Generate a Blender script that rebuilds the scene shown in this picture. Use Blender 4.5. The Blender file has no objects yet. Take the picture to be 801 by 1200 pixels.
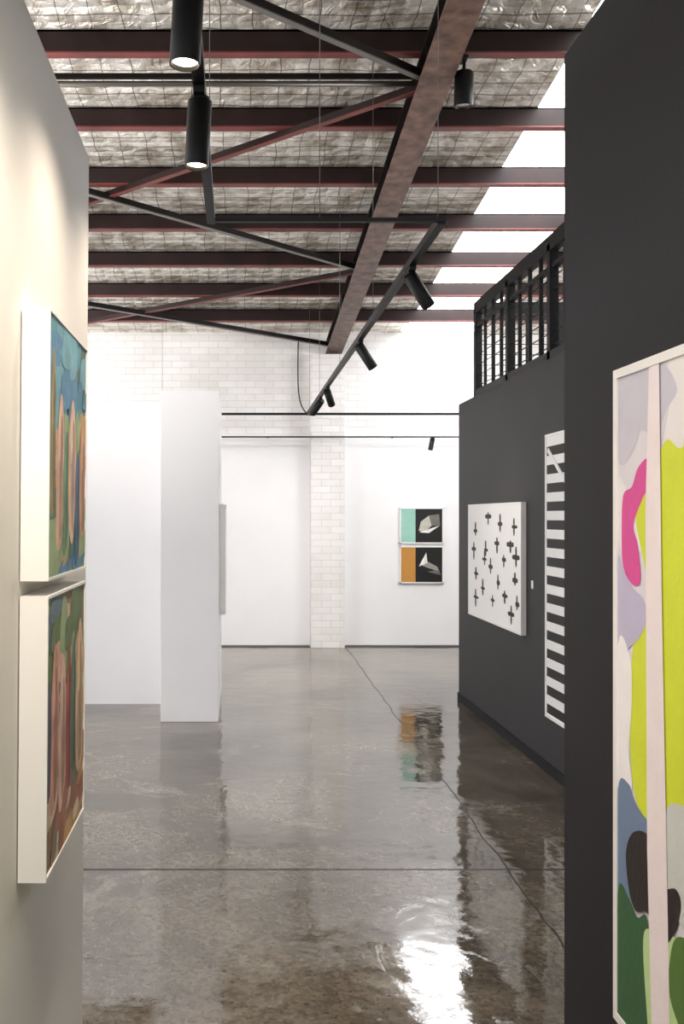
import bpy, bmesh, math, random
from mathutils import Vector, Matrix
random.seed(4)
F=1150.0; EYE=1.67; SL=0.0974
scene=bpy.context.scene

# ---------------------------------------------------------------- materials
def lin(c):
    return tuple(((v/255)/12.92 if v/255<=0.04045 else ((v/255+0.055)/1.055)**2.4) for v in c)+(1,)
def mat(name,col,rough=0.6,metal=0.0,spec=0.5,noise=0.0,nscale=8,bump=0.0,bscale=60,emit=None,estr=0):
    m=bpy.data.materials.new(name); m.use_nodes=True
    nt=m.node_tree; b=nt.nodes['Principled BSDF']
    c=lin(col)
    b.inputs['Base Color'].default_value=c
    b.inputs['Roughness'].default_value=rough
    b.inputs['Metallic'].default_value=metal
    b.inputs['Specular IOR Level'].default_value=spec
    tc=nt.nodes.new('ShaderNodeTexCoord')
    if noise>0:
        n=nt.nodes.new('ShaderNodeTexNoise'); n.inputs['Scale'].default_value=nscale; n.inputs['Detail'].default_value=5
        nt.links.new(tc.outputs['Object'],n.inputs['Vector'])
        r=nt.nodes.new('ShaderNodeValToRGB')
        r.color_ramp.elements[0].position=0.3; r.color_ramp.elements[1].position=0.7
        r.color_ramp.elements[0].color=tuple(max(0,x*(1-noise)) for x in c[:3])+(1,)
        r.color_ramp.elements[1].color=tuple(min(1,x*(1+noise)) for x in c[:3])+(1,)
        nt.links.new(n.outputs['Fac'],r.inputs['Fac']); nt.links.new(r.outputs['Color'],b.inputs['Base Color'])
    if bump>0:
        n2=nt.nodes.new('ShaderNodeTexNoise'); n2.inputs['Scale'].default_value=bscale; n2.inputs['Detail'].default_value=4
        nt.links.new(tc.outputs['Object'],n2.inputs['Vector'])
        bp=nt.nodes.new('ShaderNodeBump'); bp.inputs['Strength'].default_value=bump; bp.inputs['Distance'].default_value=0.01
        nt.links.new(n2.outputs['Fac'],bp.inputs['Height']); nt.links.new(bp.outputs['Normal'],b.inputs['Normal'])
    if emit:
        b.inputs['Emission Color'].default_value=emit; b.inputs['Emission Strength'].default_value=estr
    return m
def N(nt,t,**kw):
    n=nt.nodes.new(t)
    for k,v in kw.items(): setattr(n,k,v)
    return n
def math_(nt,op,a,b=None,c=None):
    n=nt.nodes.new('ShaderNodeMath'); n.operation=op
    for i,v in enumerate((a,b,c)):
        if v is None: continue
        if isinstance(v,(int,float)): n.inputs[i].default_value=v
        else: nt.links.new(v,n.inputs[i])
    return n.outputs[0]

M_white=mat('white_plaster_paint',(238,237,238),0.7,noise=0.015,nscale=3,bump=0.03)
M_cream=mat('warm_white_plaster_paint',(236,233,229),0.65,noise=0.02,nscale=2,bump=0.03)
M_dark=mat('charcoal_wall_paint',(54,52,55),0.6,spec=0.3,noise=0.06,nscale=3,bump=0.04)
M_darkfront=mat('black_wall_paint',(32,31,35),0.65,spec=0.25,noise=0.05,nscale=2,bump=0.04)
M_frame=mat('white_lacquered_frame',(242,240,237),0.4)
M_black=mat('black_powdercoat',(12,12,13),0.5,spec=0.3)
M_gap=mat('shadow_gap',(180,176,172),0.8)
M_steel=mat('dark_painted_steel',(20,14,13),0.5,spec=0.3,noise=0.3,nscale=6)
M_maroon=mat('oxide_red_steel',(34,17,16),0.5,spec=0.3,noise=0.35,nscale=5)
M_redlip=mat('red_oxide_flange',(106,46,42),0.5,noise=0.3,nscale=5)
M_rafter=mat('worn_brown_steel',(104,80,70),0.5,noise=0.55,nscale=11,bump=0.1,bscale=30)
M_silver=mat('galvanised_steel',(110,106,102),0.35,metal=0.5)
M_glow=mat('lamp_glow',(255,230,190),0.5,emit=(1,0.84,0.6,1),estr=12)
M_glowoff=mat('lamp_reflector',(120,118,112),0.3)
M_sky=mat('skylight_polycarbonate',(245,248,255),0.5,emit=(0.97,0.98,1,1),estr=11)
M_label=mat('label_card',(240,240,240),0.6)
M_artblack=mat('ink_black',(14,14,15),0.6)
M_artwhite=mat('canvas_white',(244,244,244),0.7)

# brick
def brick_mat():
    m=bpy.data.materials.new('white_painted_brick'); m.use_nodes=True; nt=m.node_tree; b=nt.nodes['Principled BSDF']
    tc=N(nt,'ShaderNodeTexCoord'); sp=N(nt,'ShaderNodeSeparateXYZ'); cb=N(nt,'ShaderNodeCombineXYZ')
    nt.links.new(tc.outputs['Object'],sp.inputs[0]); nt.links.new(sp.outputs['X'],cb.inputs['X']); nt.links.new(sp.outputs['Z'],cb.inputs['Y'])
    br=N(nt,'ShaderNodeTexBrick'); br.inputs['Scale'].default_value=1.0
    br.inputs['Brick Width'].default_value=0.24; br.inputs['Row Height'].default_value=0.086
    br.inputs['Mortar Size'].default_value=0.005; br.inputs['Mortar Smooth'].default_value=0.7
    br.inputs['Color1'].default_value=lin((240,237,235)); br.inputs['Color2'].default_value=lin((232,229,227)); br.inputs['Mortar'].default_value=lin((214,211,208))
    nt.links.new(cb.outputs[0],br.inputs['Vector'])
    n=N(nt,'ShaderNodeTexNoise'); n.inputs['Scale'].default_value=1.6; n.inputs['Detail'].default_value=4
    nt.links.new(tc.outputs['Object'],n.inputs['Vector'])
    mx=N(nt,'ShaderNodeMix',data_type='RGBA',blend_type='MULTIPLY'); 
    rr=N(nt,'ShaderNodeValToRGB'); rr.color_ramp.elements[0].position=0.35; rr.color_ramp.elements[0].color=(0.86,0.85,0.84,1); rr.color_ramp.elements[1].position=0.55
    nt.links.new(n.outputs['Fac'],rr.inputs['Fac'])
    mx.inputs[0].default_value=0.5
    nt.links.new(br.outputs['Color'],mx.inputs[6]); nt.links.new(rr.outputs['Color'],mx.inputs[7])
    nt.links.new(mx.outputs[2],b.inputs['Base Color'])
    bp=N(nt,'ShaderNodeBump'); bp.inputs['Strength'].default_value=0.4; bp.inputs['Distance'].default_value=0.006; bp.invert=True
    nt.links.new(br.outputs['Fac'],bp.inputs['Height']); nt.links.new(bp.outputs['Normal'],b.inputs['Normal'])
    b.inputs['Roughness'].default_value=0.6
    return m
M_brick=brick_mat()

def floor_mat():
    m=bpy.data.materials.new('polished_concrete'); m.use_nodes=True; nt=m.node_tree; b=nt.nodes['Principled BSDF']; L=nt.links
    tc=N(nt,'ShaderNodeTexCoord'); O=tc.outputs['Object']
    def noise(s,d=6,dist=0.0,rough=0.6):
        n=N(nt,'ShaderNodeTexNoise'); n.inputs['Scale'].default_value=s; n.inputs['Detail'].default_value=d
        n.inputs['Distortion'].default_value=dist; n.inputs['Roughness'].default_value=rough; L.new(O,n.inputs['Vector']); return n.outputs['Fac']
    def ramp(f,p0,c0,p1,c1):
        r=N(nt,'ShaderNodeValToRGB'); e=r.color_ramp.elements
        e[0].position=p0; e[0].color=c0; e[1].position=p1; e[1].color=c1; L.new(f,r.inputs['Fac']); return r.outputs['Color']
    def mix(fac,a,bb,bt='MIX'):
        x=N(nt,'ShaderNodeMix',data_type='RGBA',blend_type=bt)
        if isinstance(fac,float): x.inputs[0].default_value=fac
        else: L.new(fac,x.inputs[0])
        for i,v in ((6,a),(7,bb)):
            if isinstance(v,tuple): x.inputs[i].default_value=v
            else: L.new(v,x.inputs[i])
        return x.outputs[2]
    big=noise(0.8,8,0.6,0.65)
    base=ramp(big,0.36,lin((68,60,49)),0.64,lin((122,112,97)))
    v=N(nt,'ShaderNodeTexVoronoi'); v.inputs['Scale'].default_value=60; L.new(O,v.inputs['Vector'])
    sepc=N(nt,'ShaderNodeSeparateColor'); L.new(v.outputs['Color'],sepc.inputs[0])
    sp_=ramp(sepc.outputs[0],0.0,(0.35,0.33,0.3,1),1.0,(1.5,1.48,1.44,1))
    base=mix(0.55,base,sp_,'MULTIPLY')
    fine=ramp(noise(140,2),0.35,(0.7,0.7,0.7,1),0.65,(1.25,1.25,1.25,1))
    base=mix(0.35,base,fine,'MULTIPLY')
    sc=noise(2.2,9,1.0,0.72)
    worn=ramp(sc,0.56,(0,0,0,1),0.68,(1,1,1,1))
    base=mix(worn,base,mix(0.3,base,lin((176,168,154))))
    sp=N(nt,'ShaderNodeSeparateXYZ'); L.new(O,sp.inputs[0])
    wob=math_(nt,'MULTIPLY',math_(nt,'SUBTRACT',noise(2.5,8),0.5),0.07)
    lx=math_(nt,'ADD',math_(nt,'SUBTRACT',math_(nt,'SUBTRACT',sp.outputs['X'],math_(nt,'MULTIPLY',sp.outputs['Y'],0.0155)),1.211),wob)
    j1=math_(nt,'LESS_THAN',math_(nt,'ABSOLUTE',lx),0.0045)
    ly=math_(nt,'SUBTRACT',sp.outputs['Y'],4.65)
    j2=math_(nt,'LESS_THAN',math_(nt,'ABSOLUTE',ly),0.0085)
    vn=N(nt,'ShaderNodeTexNoise'); vn.inputs['Scale'].default_value=1.5; vn.inputs['Detail'].default_value=6; L.new(O,vn.inputs['Vector'])
    va=N(nt,'ShaderNodeVectorMath',operation='MULTIPLY_ADD'); L.new(vn.outputs['Color'],va.inputs[0]); va.inputs[1].default_value=(0.9,0.9,0.9); L.new(O,va.inputs[2])
    vc=N(nt,'ShaderNodeTexVoronoi',feature='DISTANCE_TO_EDGE'); vc.inputs['Scale'].default_value=0.42; L.new(va.outputs[0],vc.inputs['Vector'])
    cr=math_(nt,'MULTIPLY',math_(nt,'LESS_THAN',vc.outputs['Distance'],0.0013),0.35)
    j=math_(nt,'MAXIMUM',math_(nt,'MAXIMUM',j1,j2),cr)
    base=mix(j,base,lin((28,22,18)))
    L.new(base,b.inputs['Base Color'])
    rr=math_(nt,'MULTIPLY_ADD',noise(1.3,6,0.5),0.10,0.0)
    wr=N(nt,'ShaderNodeSeparateColor'); L.new(worn,wr.inputs[0])
    rr=math_(nt,'ADD',rr,math_(nt,'MULTIPLY',wr.outputs[0],0.07))
    rr=math_(nt,'ADD',rr,math_(nt,'MULTIPLY',j,0.4))
    L.new(rr,b.inputs['Roughness'])
    b.inputs['IOR'].default_value=1.95
    L.new(math_(nt,'MULTIPLY_ADD',j,-0.40,0.5),b.inputs['Specular IOR Level'])
    bp=N(nt,'ShaderNodeBump'); bp.inputs['Strength'].default_value=0.55; bp.inputs['Distance'].default_value=0.004
    h=math_(nt,'ADD',math_(nt,'MULTIPLY',noise(1.8,3),3.2),math_(nt,'MULTIPLY',noise(12,5),0.28))
    h=math_(nt,'ADD',h,math_(nt,'MULTIPLY',wr.outputs[0],0.2))
    L.new(h,bp.inputs['Height']); L.new(bp.outputs['Normal'],b.inputs['Normal'])
    return m
M_floor=floor_mat()

def foil_mat():
    m=bpy.data.materials.new('foil_insulation_with_wire'); m.use_nodes=True; nt=m.node_tree; b=nt.nodes['Principled BSDF']; L=nt.links
    tc=N(nt,'ShaderNodeTexCoord'); O=tc.outputs['Object']
    sp=N(nt,'ShaderNodeSeparateXYZ'); L.new(O,sp.inputs[0])
    n=N(nt,'ShaderNodeTexNoise'); n.inputs['Scale'].default_value=3.2; n.inputs['Detail'].default_value=8; n.inputs['Roughness'].default_value=0.7; L.new(O,n.inputs['Vector'])
    r=N(nt,'ShaderNodeValToRGB'); e=r.color_ramp.elements; e[0].position=0.35; e[0].color=lin((168,154,136)); e[1].position=0.55; e[1].color=lin((248,243,235)); L.new(n.outputs['Fac'],r.inputs['Fac'])
    n3=N(nt,'ShaderNodeTexNoise'); n3.inputs['Scale'].default_value=2.0; L.new(O,n3.inputs['Vector'])
    w=math_(nt,'MULTIPLY',math_(nt,'SUBTRACT',n3.outputs['Fac'],0.5),0.10)
    def line(coord,per,th):
        f=math_(nt,'FRACT',math_(nt,'DIVIDE',math_(nt,'ADD',coord,w),per))
        return math_(nt,'LESS_THAN',math_(nt,'ABSOLUTE',math_(nt,'SUBTRACT',f,0.5)),th)
    g=math_(nt,'MAXIMUM',line(sp.outputs['X'],0.2,0.018),line(sp.outputs['Y'],0.155,0.04))
    mx=N(nt,'ShaderNodeMix',data_type='RGBA'); L.new(math_(nt,'MULTIPLY',g,0.75),mx.inputs[0]); L.new(r.outputs['Color'],mx.inputs[6]); mx.inputs[7].default_value=lin((84,72,62))
    L.new(mx.outputs[2],b.inputs['Base Color'])
    b.inputs['Metallic'].default_value=0.55; b.inputs['Roughness'].default_value=0.34
    px=math_(nt,'ABSOLUTE',math_(nt,'SINE',math_(nt,'MULTIPLY',math_(nt,'ADD',sp.outputs['X'],w),math.pi/0.2)))
    py=math_(nt,'ABSOLUTE',math_(nt,'SINE',math_(nt,'MULTIPLY',math_(nt,'ADD',sp.outputs['Y'],w),math.pi/0.155)))
    nb=N(nt,'ShaderNodeTexNoise'); nb.inputs['Scale'].default_value=10; nb.inputs['Detail'].default_value=4; nb.inputs['Distortion'].default_value=1.2; L.new(O,nb.inputs['Vector'])
    h=math_(nt,'ADD',math_(nt,'MULTIPLY',math_(nt,'MULTIPLY',px,py),0.7),math_(nt,'MULTIPLY',nb.outputs['Fac'],1.2))
    bp=N(nt,'ShaderNodeBump'); bp.inputs['Strength'].default_value=0.8; bp.inputs['Distance'].default_value=0.03
    L.new(h,bp.inputs['Height']); L.new(bp.outputs['Normal'],b.inputs['Normal'])
    return m
M_foil=foil_mat()

# ---------------------------------------------------------------- mesh builder
class MB:
    def __init__(s): s.bm=bmesh.new(); s.mats=[]
    def mi(s,m):
        if m not in s.mats: s.mats.append(m)
        return s.mats.index(m)
    def box(s,x0,x1,y0,y1,z0,z1,m,f=None):
        i=s.mi(m); P=[]
        for x in (x0,x1):
            for y in (y0,y1):
                for z in (z0,z1):
                    P.append(s.bm.verts.new((x,y,z)))
        for q in ((0,1,3,2),(4,6,7,5),(0,4,5,1),(2,3,7,6),(0,2,6,4),(1,5,7,3)):
            fc=s.bm.faces.new([P[k] for k in q]); fc.material_index=i
        if f:
            for v in P: v.co=Vector(f(*v.co))
        return s
    def beam(s,p0,p1,w,h,m,up=(0,0,1)):
        p0=Vector(p0);p1=Vector(p1); d=(p1-p0).normalized(); u=Vector(up); sd=d.cross(u)
        if sd.length<1e-4: sd=d.cross(Vector((1,0,0)))
        sd.normalize(); u=sd.cross(d).normalized(); i=s.mi(m); P=[]
        for p in (p0,p1):
            for a,b in ((-1,-1),(1,-1),(1,1),(-1,1)):
                P.append(s.bm.verts.new(p+sd*a*w/2+u*b*h/2))
        for q in ((0,3,2,1),(4,5,6,7),(0,1,5,4),(1,2,6,5),(2,3,7,6),(3,0,4,7)):
            fc=s.bm.faces.new([P[k] for k in q]); fc.material_index=i
        return s
    def cyl(s,p0,p1,r0,m,seg=24,r1=None,cap0=True,cap1=True,smooth=True):
        r1=r0 if r1 is None else r1
        p0=Vector(p0);p1=Vector(p1); d=(p1-p0).normalized()
        a=d.orthogonal().normalized(); b=d.cross(a); i=s.mi(m)
        A=[];B=[]
        for k in range(seg):
            t=2*math.pi*k/seg; o=a*math.cos(t)+b*math.sin(t)
            A.append(s.bm.verts.new(p0+o*r0)); B.append(s.bm.verts.new(p1+o*r1))
        for k in range(seg):
            fc=s.bm.faces.new((A[k],A[(k+1)%seg],B[(k+1)%seg],B[k])); fc.material_index=i; fc.smooth=smooth
        if cap0: s.bm.faces.new(A[::-1]).material_index=i
        if cap1: s.bm.faces.new(B).material_index=i
        return s
    def poly(s,pts,m):
        i=s.mi(m); fc=s.bm.faces.new([s.bm.verts.new(p) for p in pts]); fc.material_index=i; return s
    def shear(s,k):
        for v in s.bm.verts: v.co.x+=k*(v.co.z-1.67)
        return s
    def done(s,name,parent=None,bevel=0,fix=True):
        me=bpy.data.meshes.new(name)
        if fix: bmesh.ops.recalc_face_normals(s.bm,faces=s.bm.faces[:])
        s.bm.to_mesh(me); s.bm.free()
        for m in s.mats: me.materials.append(m)
        o=bpy.data.objects.new(name,me); scene.collection.objects.link(o)
        if parent: o.parent=parent
        if bevel:
            b=o.modifiers.new('bevel','BEVEL'); b.width=bevel; b.segments=2; b.limit_method='ANGLE'
        return o
def curve_obj(name,pts,r,m,parent=None):
    cu=bpy.data.curves.new(name,'CURVE'); cu.dimensions='3D'; cu.bevel_depth=r; cu.bevel_resolution=3
    sp=cu.splines.new('NURBS'); sp.points.add(len(pts)-1)
    for p,q in zip(sp.points,pts): p.co=(*q,1)
    sp.use_endpoint_u=True; sp.order_u=3
    cu.materials.append(m); o=bpy.data.objects.new(name,cu); scene.collection.objects.link(o)
    if parent: o.parent=parent
    return o
def smooth(pts,n=8):
    out=[];L=len(pts)
    for i in range(L):
        p0,p1,p2,p3=[Vector(pts[(i+k-1)%L]) for k in range(4)]
        for j in range(n):
            t=j/n
            out.append(0.5*((2*p1)+(-p0+p2)*t+(2*p0-5*p1+4*p2-p3)*t*t+(-p0+3*p1-3*p2+p3)*t**3))
    return out

# ---------------------------------------------------------------- room shell
H=2.7
MB().box(-7,7,-6,13.0,-0.1,0,M_floor).done('floor')
MB().box(-7,7,12.75,12.95,0,4.25,M_brick).done('wall_back')
MB().box(0.95,1.38,12.52,12.748,0,3.75,M_brick).done('brick_pier')
MB().box(-7,0.948,12.66,12.748,0.02,H,M_white).box(-7,0.948,12.68,12.748,0,0.02,M_gap).done('wall_back_lining_left')
MB().box(1.382,7,12.66,12.748,0.02,H,M_white).box(1.382,7,12.68,12.748,0,0.02,M_gap).done('wall_back_lining_right')
MB().box(-7.15,-7,-6,12.95,0,6,M_white).done('wall_left_outer')
MB().box(7,7.15,-6,12.95,0,6,M_white).done('wall_right_outer')
# partitions
MB().box(-0.62,-0.146,8.0,9.6,0,H,M_white).done('wall_partition_pillar',bevel=0.004)
MB().box(-7,-0.622,8.77,8.95,0,H,M_white).done('wall_partition_rear')
MB().box(-0.60,-0.430,-1.0,2.81,0,H,M_cream).shear(0.008).done('wall_left',bevel=0.003)
MB().box(0.73,0.98,-1.0,2.19,0,H,M_darkfront).done('wall_right',bevel=0.003)
MB().box(2.03,6.0,4.6,8.97,0,H,M_dark).done('wall_mezzanine',bevel=0.003)
MB().box(2.020,2.029,4.6,8.98,0,0.07,M_darkfront).done('baseboard_right')

# roof
def rz(y,h=3.64): return EYE+h-SL*y
def slope(h): return lambda x,y,z: (x,y,EYE+h-SL*y+z)
rf=MB()
rf.box(-7,-4.7,-6,12.9,0,0.05,M_foil,f=slope(3.64))
rf.box(-3.7,2.17,-6,12.9,0,0.05,M_foil,f=slope(3.64))
rf.box(3.10,7,-6,12.9,0,0.05,M_foil,f=slope(3.64))
rf.box(2.17,3.10,-6,5.8,0,0.05,M_foil,f=slope(3.64))
rf.done('ceiling')
MB().box(2.17,3.10,5.8,12.9,0.0,0.03,M_sky,f=slope(3.66)).done('window_1')
MB().box(-4.7,-3.7,-6,12.9,0.0,0.03,M_sky,f=slope(3.66)).done('unseen_fill_skylight')  # extra glowing roof strip out of view, added to brighten the back
pl=MB()
for i in range(-8,7):
    y=6.13+0.94*i; z=rz(y,3.567)
    pl.box(-7,7,y-0.006,y+0.006,z-0.07,z+0.07,M_maroon)
    pl.box(-7,7,y-0.008,y+0.07,z-0.072,z-0.062,M_redlip)
    pl.box(-7,7,y-0.006,y+0.07,z+0.06,z+0.07,M_steel)
    pl.box(-7,7,y+0.058,y+0.07,z-0.07,z-0.045,M_steel)
pl.done('roof_purlins')
def rafter(xc,name):
    b=MB(); w=0.105
    b.box(xc-w,xc+w,-6,12.72,0,0.014,M_rafter,f=slope(3.346))
    b.box(xc-0.012,xc+0.012,-6,12.72,0.014,0.14,M_steel,f=slope(3.346))
    b.box(xc-w,xc+w,-6,12.72,0.138,0.149,M_steel,f=slope(3.346))
    for k in range(10):
        y=-2+1.6*k
        b.box(xc-w+0.01,xc+w-0.01,y,y+0.01,0.014,0.14,M_steel,f=slope(3.346))
    b.done(name)
rafter(1.255,'steel_rafter'); rafter(-3.35,'steel_rafter'); rafter(5.86,'steel_rafter')
br=MB()
for a,b_ in ((-0.2,3.1),(3.2,6.3),(6.5,9.8),(10.0,12.6)):
    for p,q in (((1.2,a),(-3.3,b_)),((1.2,b_),(-3.3,a))):
        z0=rz(p[1],3.45); z1=rz(q[1],3.45)
        dz=0.0 if p[1]==a else -0.03
        br.beam((p[0],p[1],z0+dz),(q[0],q[1],z1+dz),0.045,0.008,M_redlip if p[1]==a else M_silver)
        br.beam((p[0],p[1]-0.02,z0+dz+0.025),(q[0],q[1]-0.02,z1+dz+0.025),0.008,0.055,M_maroon if p[1]==a else M_steel)
br.done('roof_cross_bracing')
st=MB()
st.cyl((-3.3,6.42,rz(6.42,3.46)),(1.15,6.42,rz(6.42,3.46)),0.018,M_silver)
st.beam((-3.3,6.40,rz(6.42,3.50)),(1.15,6.40,rz(6.42,3.50)),0.03,0.03,M_steel)
st.done('roof_strut')

# ---------------------------------------------------------------- lighting tracks
ZT=EYE+1.25
def wires(b,x,ys):
    for y in ys: b.cyl((x,y,ZT),(x,y,rz(y,3.63)),0.0018,M_silver,seg=6)
t=MB()
t.box(-0.125,-0.09,0.4,4.13,ZT-0.018,ZT+0.018,M_black)
t.box(-0.125,0.88,4.12,4.145,ZT-0.008,ZT+0.008,M_black)
t.box(0.845,0.88,4.13,11.9,ZT-0.018,ZT+0.018,M_black)
t.box(-1.5,4.0,11.885,11.91,ZT-0.014,ZT+0.014,M_black)
wires(t,-0.107,(1.2,2.5,3.9)); wires(t,0.862,(4.2,6.2,8.2,10.2,11.6)); wires(t,2.2,(11.9,)); wires(t,-0.9,(11.9,)); wires(t,0.35,(4.13,))
t.done('lighting_track')
t=MB(); t.box(-1.5,4.0,12.385,12.405,H-0.026,H-0.008,M_black)
for x in (-1.2,0.4,2.0,3.8): t.cyl((x,12.395,H-0.01),(x,12.65,H-0.01),0.006,M_black,seg=8)
t.done('lighting_track')

def spotlight(x,y,z,dirv,on=True,energy=20,R=0.035,Lb=0.19,cone=70,stem=0.05,col=(1,0.80,0.58),blend=0.8):
    d=Vector(dirv).normalized(); b=MB()
    piv=Vector((x,y,z-stem)) 
    b.cyl((x,y,z-0.001),piv,0.010,M_black,seg=12)
    b.box(x-0.016,x+0.016,y-0.05,y+0.05,z-0.022,z-0.002,M_black)
    p0=piv-d*0.02; p1=p0+d*Lb
    b.cyl(p0,p1,R,M_black,cap1=False,seg=32)
    b.cyl(p1,p1-d*0.010,R*0.92,M_black,cap0=False,cap1=False,r1=R*0.84,seg=32)
    b.cyl(p1-d*0.001,p1,R,M_black,cap0=False,cap1=False,r1=R*0.92,seg=32)
    b.cyl(p1-d*0.012,p1-d*0.010,R*0.86,M_glow if on else M_glowoff,seg=32)
    b.cyl(p0-d*0.012,p0,R*0.8,M_black,seg=24)
    o=b.done('track_spotlight')
    ld=bpy.data.lights.new('lamp','SPOT'); ld.energy=energy; ld.color=col; ld.spot_size=math.radians(cone); ld.spot_blend=blend; ld.shadow_soft_size=0.025
    lo=bpy.data.objects.new('lamp',ld); scene.collection.objects.link(lo); lo.parent=o
    lo.location=p1+d*0.01; lo.rotation_euler=d.to_track_quat('-Z','Y').to_euler()
    return o
spotlight(-0.107,2.20,ZT-0.018,(-0.05,-0.02,-1),energy=25,cone=130,blend=1,col=(1,0.84,0.66))
spotlight(-0.107,2.84,ZT-0.018,(-0.05,-0.02,-1),energy=21,cone=130,blend=1,col=(1,0.84,0.66))
spotlight(-0.107,0.60,ZT-0.018,(-0.16,0.85,-0.95),energy=75,cone=90,blend=1,col=(1,0.9,0.78))  # unseen extra spot, added to brighten the left paintings and frame edges
spotlight(-0.107,1.40,ZT-0.018,(-0.16,0.10,-1.0),energy=36,cone=120,blend=1,col=(1,0.85,0.68))  # added out of view to warm the lower left wall
spotlight(-0.107,1.00,ZT-0.018,(0.75,0.15,-1.1),energy=26,cone=90,blend=1,col=(1,0.95,0.9))  # another added spot out of view, lights the large abstract
spotlight(0.862,4.85,ZT-0.018,(0.55,0.25,-0.75),energy=30,cone=60,col=(1,0.9,0.78))
spotlight(0.862,6.85,ZT-0.018,(0.55,0.25,-0.75),energy=30,cone=60,col=(1,0.9,0.78))
spotlight(0.862,9.3,ZT-0.018,(0.3,0.75,-0.6),energy=50,cone=90,col=(1,0.95,0.9))
spotlight(0.862,10.1,ZT-0.018,(-0.4,0.7,-0.6),energy=50,cone=90,col=(1,0.95,0.9))
spotlight(2.47,12.39,H-0.026,(-0.2,-0.1,-0.9),on=False,energy=4,R=0.03,Lb=0.15,stem=0.03)
spotlight(1.43,6.17,rz(6.17,3.49),(0.0,0.1,-1),on=False,energy=10,R=0.06,Lb=0.2,stem=0.12)
curve_obj('power_cable',[(0.80,12.72,3.98),(0.79,12.70,3.6),(0.80,12.68,3.2),(0.88,12.60,3.0),(0.98,12.3,2.93),(0.95,11.95,2.93)],0.008,M_black)

# ---------------------------------------------------------------- mezzanine balustrade
b=MB(); X=2.08; y0,y1=4.7,8.49; zt=3.52; HB=H+0.002
b.box(X-0.03,X+0.03,y0,y1,zt-0.10,zt,M_black)
b.box(X-0.03,X+0.03,y0,y1,HB,H+0.06,M_black)
b.box(X-0.02,X+0.02,y0,y1,zt-0.22,zt-0.19,M_black)
b.box(X,X+2.6,y1-0.05,y1,zt-0.10,zt,M_black)
b.box(X,X+2.6,y1-0.04,y1,HB,H+0.06,M_black)
n=int((y1-y0)/0.25)
for k in range(n+1):
    y=y1-0.03-k*0.25; w=0.03 if k%4==0 else 0.012
    b.box(X-w,X+w,y-w,y+w,HB,zt-0.05,M_black)
for k in range(19):
    x=X+k*0.14; w=0.025 if k%5==0 else 0.008
    b.box(x-w,x+w,y1-0.03-w,y1-0.03+w,HB,zt-0.05,M_black)
for k in range(7):
    z=H+0.1+k*0.09
    b.box(X-0.003,X+0.003,y0,y1,z-0.003,z+0.003,M_black)
    b.box(X,X+2.6,y1-0.03,y1-0.024,z-0.003,z+0.003,M_black)
b.done('mezzanine_balustrade')

# ---------------------------------------------------------------- artworks
def frame_x(b,xw,xf,y0,y1,z0,z1,lip,rec,m=M_frame,canvas=M_artwhite):
    s=1 if xf>xw else -1
    xw=xw+s*0.003
    a,c=min(xw,xf),max(xw,xf)
    b.box(a,c,y0,y0+lip,z0,z1,m); b.box(a,c,y1-lip,y1,z0,z1,m)
    b.box(a,c,y0+lip,y1-lip,z0,z0+lip,m); b.box(a,c,y0+lip,y1-lip,z1-lip,z1,m)
    f=xf-s*rec; a,c=min(xw,f),max(xw,f)
    b.box(a,c,y0+lip,y1-lip,z0+lip,z1-lip,canvas)
    return f
cm={}
def paint(col,noise=0.12):
    k=(col,noise)
    if k not in cm: cm[k]=mat('paint_%d_%d_%d'%col,col,0.6,noise=noise,nscale=14,bump=0.1,bscale=80)
    return cm[k]

def left_painting(z0,z1,bg,bands,shapes,seed):
    rnd=random.Random(seed)
    b=MB(); y0,y1=1.941,2.427
    f=frame_x(b,-0.430,-0.371,y0,y1,z0,z1,0.006,0.004,canvas=paint(bg))
    W=y1-y0-0.012; Hh=z1-z0-0.012; layer=[0]
    def put(col,pts):
        layer[0]+=1
        b.poly([(f+0.00002*layer[0], y0+0.006+min(1,max(0,p[0]))*W, z0+0.006+min(1,max(0,p[1]))*Hh) for p in smooth(pts,4)],paint(col,0.25))
    for k in range(120):
        v=rnd.random(); u=rnd.random()
        pal=[c for lo_,hi,c in bands if lo_<=v<hi][0]; col=rnd.choice(pal)
        w=rnd.uniform(0.06,0.2); h=rnd.uniform(0.03,0.12); t=rnd.uniform(-0.5,0.5)
        put(col,[(u-w+t*h*.3,v-h),(u+w*0.6,v-h*0.7),(u+w,v+h*0.6),(u+w*0.2+t*h,v+h),(u-w*0.8,v+h*0.5)])
    for col,pts in shapes:
        put(col,pts)
        cx=sum(p[0] for p in pts)/len(pts); cy=sum(p[1] for p in pts)/len(pts)
        dk=tuple(int(c*0.78) for c in col); lt=tuple(min(255,int(c*1.12)) for c in col)
        put(dk,[((p[0]-cx)*0.45+cx+0.025,(p[1]-cy)*0.8+cy-0.03) for p in pts])
        put(lt,[((p[0]-cx)*0.3+cx-0.02,(p[1]-cy)*0.35+cy+0.12) for p in pts])
    b.shear(0.008)
    b.done('figure_painting',fix=False)
G1=(108,128,86);G2=(76,122,100);OC=(190,158,108);TE=(84,148,164);BL=(86,138,174);PK=(224,182,164);RU=(172,120,98);LG=(152,174,132);CR=(226,206,182)
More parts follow.
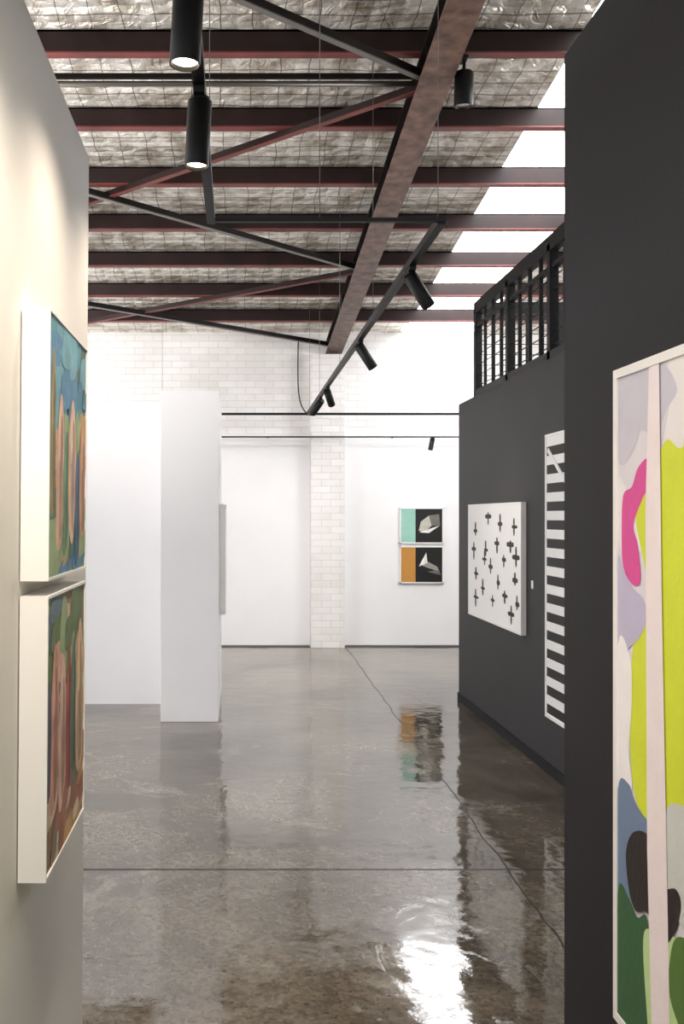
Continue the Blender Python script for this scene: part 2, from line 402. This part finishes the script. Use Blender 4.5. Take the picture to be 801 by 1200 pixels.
left_painting(1.543,2.085,(80,110,100),
  [(0,0.3,[G1,G2,G2,OC,LG,BL]),(0.3,0.62,[PK,OC,LG,G1,TE,CR,BL]),(0.62,1.01,[TE,BL,TE,BL,BL,(116,168,186)])],
  [((150,138,96),[(0.02,0.3),(0.05,0.8),(0.12,0.85),(0.15,0.5),(0.12,0.25)]),
   ((222,180,156),[(0.18,0.12),(0.17,0.45),(0.22,0.62),(0.27,0.72),(0.33,0.66),(0.36,0.42),(0.31,0.15)]),
   ((98,140,104),[(0.35,0.08),(0.34,0.4),(0.42,0.58),(0.48,0.5),(0.47,0.16)]),
   ((230,192,170),[(0.49,0.2),(0.47,0.5),(0.52,0.66),(0.6,0.73),(0.67,0.6),(0.68,0.36),(0.6,0.12)]),
   ((72,104,136),[(0.68,0.05),(0.67,0.4),(0.75,0.52),(0.81,0.4),(0.79,0.08)]),
   ((212,160,128),[(0.82,0.16),(0.8,0.48),(0.88,0.64),(0.96,0.56),(0.95,0.2)])],11)
left_painting(0.946,1.513,(140,120,100),
  [(0,0.3,[OC,(204,166,114),RU,CR,(160,132,98),(134,126,114)]),(0.3,0.7,[PK,LG,OC,G1,(114,112,134),CR]),(0.7,1.01,[G1,LG,(124,136,96),PK,(104,124,140)])],
  [((216,160,142),[(0.1,0.2),(0.08,0.5),(0.13,0.75),(0.2,0.82),(0.27,0.68),(0.26,0.3)]),
   ((92,94,120),[(0.0,0.3),(0.0,0.6),(0.06,0.7),(0.1,0.5),(0.07,0.28)]),
   ((230,190,174),[(0.3,0.16),(0.28,0.5),(0.35,0.74),(0.43,0.7),(0.46,0.3)]),
   ((170,92,78),[(0.46,0.26),(0.46,0.6),(0.53,0.8),(0.6,0.6),(0.58,0.22)]),
   ((94,124,108),[(0.6,0.3),(0.6,0.6),(0.68,0.8),(0.74,0.55),(0.72,0.26)]),
   ((230,194,156),[(0.75,0.25),(0.74,0.65),(0.84,0.86),(0.94,0.72),(0.94,0.26)])],5)

# large abstract on the near black wall
b=MB(); XF=0.69
f=frame_x(b,0.73,XF,0.60,1.80,0.753,1.938,0.016,0.004,canvas=paint((226,222,232),0.02))
ZB,ZTp,YA,YB=0.769,1.922,0.616,1.784
def big(col,pts,n=6,i=[0]):
    i[0]+=1
    q=[Vector((p[0],p[1])) for p in pts]
    q=smooth(q,n) if n else q
    P=[]
    for p in q:
        x=max(p.x,600); y=XF*F/(x-277); z=EYE+(606-p.y)*XF/(x-277)
        P.append((f-0.0002*i[0],min(YB,max(YA,y)),min(ZTp,max(ZB,z))))
    b.poly(P,paint(col,0.03))
big((240,236,238),[(790,395),(782,470),(776,540),(830,560),(1200,500),(1400,200),(900,300)])
big((208,206,220),[(722,440),(722,540),(738,530),(748,505),(765,510),(778,480),(790,455),(770,425)])
big((236,234,240),[(722,560),(735,575),(757,540),(770,600),(760,640),(722,640)])
big((216,228,48),[(757,560),(742,600),(752,660),(757,700),(742,740),(736,800),(736,880),(742,935),(757,960),(790,945),(850,980),(1000,1100),(1300,900),(1300,300),(900,420),(812,490),(796,525),(780,515),(770,530)])
big((222,74,158),[(757,538),(745,548),(738,570),(728,580),(726,620),(728,665),(740,686),(748,680),(745,640),(740,615),(750,585),(757,570)])
big((194,188,218),[(722,655),(728,668),(740,690),(750,700),(757,720),(748,745),(736,758),(722,765)])
big((246,244,248),[(722,755),(736,770),(738,820),(735,880),(738,925),(722,935)])
big((112,132,164),[(722,925),(734,918),(742,940),(757,962),(775,970),(775,1060),(757,1065),(735,1055),(722,1060)])
big((208,212,210),[(778,955),(800,945),(860,980),(950,1150),(860,1200),(800,1090),(778,1060)])
big((50,94,54),[(722,1045),(736,1055),(745,1075),(757,1080),(760,1190),(760,1240),(722,1215)])
big((196,224,160),[(752,1100),(765,1090),(790,1100),(850,1180),(900,1300),(850,1330),(760,1260),(757,1200)])
big((84,120,48),[(784,1120),(796,1098),(830,1130),(880,1250),(830,1270),(786,1180)])
big((28,14,11),[(740,976),(732,1000),(736,1045),(744,1068),(757,1070),(768,1100),(775,1112),(790,1090),(796,1060),(790,1042),(775,1040),(768,1010),(757,978)])
big((244,232,236),[(759,380),(771,380),(774,700),(783,1180),(783,1300),(763,1300),(757,1000),(755,600)],0)
b.done('large_abstract_painting',fix=False)

# cross drawing
b=MB(); f=frame_x(b,2.03,1.99,6.87,8.44,0.84,1.777,0.016,0.005)
crs=[(557,622),(566,655),(584,611),(600,620),(580,637),(568,643),(558,671),(574,665),(588,660),(598,641),(605,654),(583,684),(566,690),(577,707),(591,697),(603,679),(606,708),(553,645),(571,610),(597,720),(555,703),(586,724)]
for i,(x,y) in enumerate(crs):
    x+=random.uniform(-1.5,1.5); y+=random.uniform(-3,3)
    yy=1.99*F/(x-277); z=EYE+(606-y)*1.99/(x-277); xx=f-0.0006
    if not (6.95<yy<8.36 and 0.92<z<1.71): continue
    h=0.045+0.03*random.random(); a=0.05+0.05*random.random(); dz=random.uniform(-0.02,0.02); t=random.uniform(0.010,0.018); w=random.uniform(0.016,0.024)
    a2=a*random.uniform(0.6,1.2)
    pts=[(-w*.6,h),(-w,h*0.6),(-w,t+dz),(-a*0.7,t+dz),(-a,t*.5+dz),(-a,-t*.7+dz),(-a*.6,-t+dz),(-w,-t+dz),(-w,-h*0.7),(-w*.5,-h),(w*.5,-h),(w,-h*0.6),(w,-t+dz),(a2*0.7,-t+dz),(a2,-t*.6+dz),(a2,t*.6+dz),(a2*.7,t+dz),(w,t+dz),(w,h*0.7),(w*.6,h)]
    b.poly([(xx,yy+p[0],z+p[1]) for p in pts],M_artblack)
b.done('cross_pattern_artwork',fix=False)
# stripes
b=MB(); f=frame_x(b,2.03,1.99,5.1,6.34,0.385,2.20,0.016,0.005)
ns=15; zz0,zz1=0.41,2.175; per=(zz1-zz0)/ns
for k in range(ns):
    b.box(f-0.001,f,5.13,6.31,zz0+k*per+per*0.04,zz0+k*per+per*0.54,M_artblack)
b.beam((f-0.0015,6.28,2.10),(f-0.0015,5.5,1.6),0.01,0.03,M_artwhite)
b.done('striped_artwork',fix=False)
MB().box(2.022,2.028,6.70,6.74,1.18,1.235,M_label).done('wall_label')

# far diptychs
def dipt(z0,z1,col,shard):
    b=MB(); y=12.657; x0,x1=2.10,2.66; yf=12.625; lip=0.014
    b.box(x0,x0+lip,yf,y,z0,z1,M_frame).box(x1-lip,x1,yf,y,z0,z1,M_frame).box(x0,x1,yf,y,z0,z0+lip,M_frame).box(x0,x1,yf,y,z1-lip,z1,M_frame)
    xm=x0+(x1-x0)*0.36
    b.box(x0+lip,xm,yf+0.004,y,z0+lip,z1-lip,paint(col,0.04)); b.box(xm,x1-lip,yf+0.004,y,z0+lip,z1-lip,M_artblack)
    W=x1-lip-xm; Hh=z1-z0-2*lip
    for i,(c,pts) in enumerate(shard):
        b.poly([(xm+u*W,yf+0.003-0.0004*i,z0+lip+v*Hh) for u,v in pts],paint(c,0.15))
    b.done('diptych_print',fix=False)
dipt(1.33,1.79,(150,198,184),[((190,186,174),[(0.12,0.35),(0.2,0.62),(0.5,0.8),(0.6,0.5),(0.35,0.3)]),((110,107,100),[(0.6,0.5),(0.5,0.8),(0.88,0.85),(0.92,0.5)]),((235,232,225),[(0.15,0.3),(0.5,0.4),(0.9,0.5),(0.5,0.28)])])
dipt(0.82,1.295,(192,136,62),[((150,146,138),[(0.15,0.5),(0.3,0.65),(0.8,0.45),(0.9,0.3),(0.5,0.4)]),((230,228,220),[(0.12,0.45),(0.4,0.85),(0.45,0.55)]),((110,106,100),[(0.45,0.3),(0.95,0.2),(0.85,0.35)])])
b=MB(); frame_x(b,-0.146,-0.093,8.35,9.3,0.84,1.78,0.012,0.004); b.done('framed_canvas',fix=False)

# ---------------------------------------------------------------- lights
def area(name,loc,target,sx,sy,e,col=(1,1,1)):
    l=bpy.data.lights.new(name,'AREA'); l.shape='RECTANGLE'; l.size=sx; l.size_y=sy; l.energy=e; l.color=col
    o=bpy.data.objects.new(name,l); scene.collection.objects.link(o); o.location=loc
    o.rotation_euler=(Vector(target)-Vector(loc)).to_track_quat('-Z','Y').to_euler(); return o
area('back_wall_fill',(-2.7,10.3,3.6),(0.1,12.7,1.5),1.2,0.4,68,(1,0.99,0.97))  # added hidden fill, no fixture there; brightens left of back wall
area('back_wall_fill',(4.0,10.0,3.6),(1.6,12.7,1.1),1.2,0.4,58,(1,0.99,0.97))  # matching added fill behind the mezzanine, for right of back wall
area('ceiling_bounce_fill',(-2.6,6.0,2.75),(-1.8,6.6,5),2.5,2.5,115,(1,0.97,0.93))  # added hidden light standing in for bounce onto the roof foil
area('ceiling_bounce_fill',(4.2,6.6,2.85),(3.0,6.8,5),2.0,2.5,190,(1,0.97,0.93))  # added above the mezzanine, imitates bounce on the right-hand foil
area('partition_fill',(-3.6,5.2,3.6),(-2.2,8.77,1.2),1.0,0.6,50,(1,0.99,0.98))  # added off-view fill that brightens the white partitions
w=bpy.data.worlds.new('world'); scene.world=w; w.use_nodes=True
bg=w.node_tree.nodes['Background']; bg.inputs[0].default_value=(0.94,0.96,1,1); bg.inputs[1].default_value=1.6

# ---------------------------------------------------------------- camera
cd=bpy.data.cameras.new('camera'); cd.sensor_fit='VERTICAL'; cd.sensor_height=36; cd.lens=36*F/1200
cd.shift_x=(400.5-277)/1200; cd.shift_y=6/1200; cd.clip_start=0.05
co=bpy.data.objects.new('camera',cd); scene.collection.objects.link(co)
co.location=(0,0,EYE); co.rotation_euler=(math.pi/2,0,0)
scene.camera=co
scene.view_settings.view_transform='Standard'
scene.view_settings.exposure=0.0
